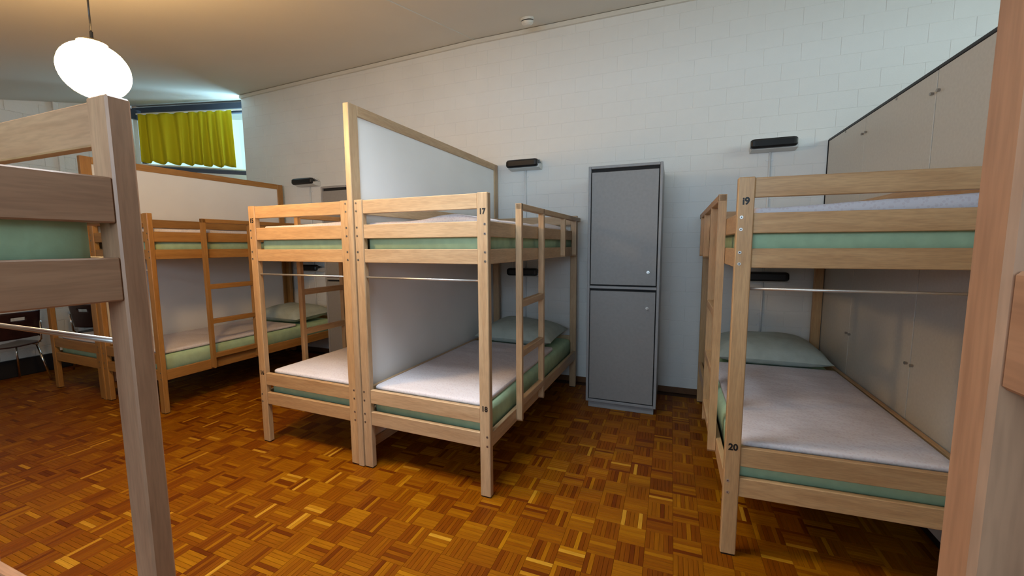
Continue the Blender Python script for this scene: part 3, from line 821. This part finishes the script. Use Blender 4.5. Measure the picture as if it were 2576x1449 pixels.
# ------------------------------------------------------------------ pendant globe lamp
gx, gy, gz, gr = -2.79, 1.29, 2.45, 0.141
t = empty('pendant_lamp', (gx, gy, gz)); tag(t, 'lit white glass globe pendant lamp hanging on a black cord', 'pendant lamp')
q = MB(); n1, n2 = 32, 18
for i in range(n2 + 1):
    th = math.pi * i / n2
    for k in range(n1):
        a = 2 * math.pi * k / n1; q.v.append((gr * math.sin(th) * math.cos(a), gr * math.sin(th) * math.sin(a), gr * 0.97 * math.cos(th)))
for i in range(n2):
    for k in range(n1):
        k2 = (k + 1) % n1; q.f.append((i * n1 + k, i * n1 + k2, (i + 1) * n1 + k2, (i + 1) * n1 + k)); q.mi.append(0)
q.build('globe', M_GLOBE, t, smooth=True)
q = MB(); q.tube([(0, 0, gr * .955), (0, 0, gr * .955 + .012)], [0.06, 0.045], 20); q.build('cap', M_BLACK, t)
zt_ = zc(gx, gy) - gz
q = MB(); q.tube([(0, 0, gr), (0, 0, gr + .05), (0, 0, gr + .051)], [0.0075, 0.0075, 0.004], 8); q.build('cord_grip', M_BLACK, t)
q = MB(); q.tube([(0, 0, gr + .05), (-0.004, 0.002, gr + .2), (-0.002, 0, zt_)], 0.0042, 8); q.build('cord', M_BLACK, t, smooth=True)
q = MB(); q.tube([(0, 0, zt_), (0, 0, zt_ - 0.03)], [0.05, 0.045], 20); q.build('ceiling_rose', M_BLACK, t)

# ------------------------------------------------------------------ chairs by the far left wall
def chair(loc, rz, label):
    t = empty('stacking_chair', (*loc, 0), rz); tag(t, label, 'chair', 'stacking chairs by the far left wall')
    q = MB(); n = 10
    for i in range(n + 1):
        for j in range(n + 1):
            x = -0.21 + 0.42 * i / n; y = -0.20 + 0.40 * j / n
            q.v.append((x, y, 0.455 + 0.02 * (abs(x) / 0.21) ** 2 - 0.02 * (max(0, -y) / 0.2) ** 3))
    for i in range(n):
        for j in range(n):
            a = i * (n + 1) + j; q.f.append((a, a + n + 1, a + n + 2, a + 1)); q.mi.append(0)
    so = q.build('seat', M_CHAIR, t, smooth=True); so.modifiers.new('thickness', 'SOLIDIFY').thickness = 0.012
    # backrest with an oval grip hole
    q = MB(); xs = [-0.20 + 0.4 * i / 20 for i in range(21)]; zs = [0.54 + 0.30 * j / 16 for j in range(17)]
    idx = {}
    for i, x in enumerate(xs):
        for j, z in enumerate(zs):
            idx[(i, j)] = len(q.v); q.v.append((x, 0.20 + 0.05 * (z - 0.5) / 0.3 - 0.035 * (x / 0.2) ** 2 + .035, z))
    for i in range(20):
        for j in range(16):
            x = (xs[i] + xs[i + 1]) / 2; z = (zs[j] + zs[j + 1]) / 2
            if (x / 0.07) ** 2 + ((z - 0.765) / 0.028) ** 2 < 1: continue
            q.f.append((idx[(i, j)], idx[(i + 1, j)], idx[(i + 1, j + 1)], idx[(i, j + 1)])); q.mi.append(0)
    bo = q.build('backrest', M_CHAIR, t, smooth=True); bo.modifiers.new('thickness', 'SOLIDIFY').thickness = 0.011
    for sx in (-1, 1):
        q = MB(); q.tube([(sx * 0.19, -0.17, 0.44), (sx * 0.23, -0.25, 0.0)], 0.011, 10); q.build('leg', M_CHROME, t, smooth=True)
        q = MB(); q.tube([(sx * 0.19, 0.16, 0.44), (sx * 0.23, 0.25, 0.0)], 0.011, 10); q.build('leg', M_CHROME, t, smooth=True)
        q = MB(); q.tube([(sx * 0.19, -0.17, 0.44), (sx * 0.19, 0.17, 0.44), (sx * 0.19, 0.235, 0.50), (sx * 0.185, 0.265, 0.72)], 0.011, 10); q.build('back_support', M_CHROME, t, smooth=True)
    return t
chair((-6.98, 2.15), math.radians(-80), 'dark red plywood chair on chrome legs at the left edge')
chair((-6.95, 3.05), math.radians(200), 'dark chair on chrome legs behind the hidden far left bunk')
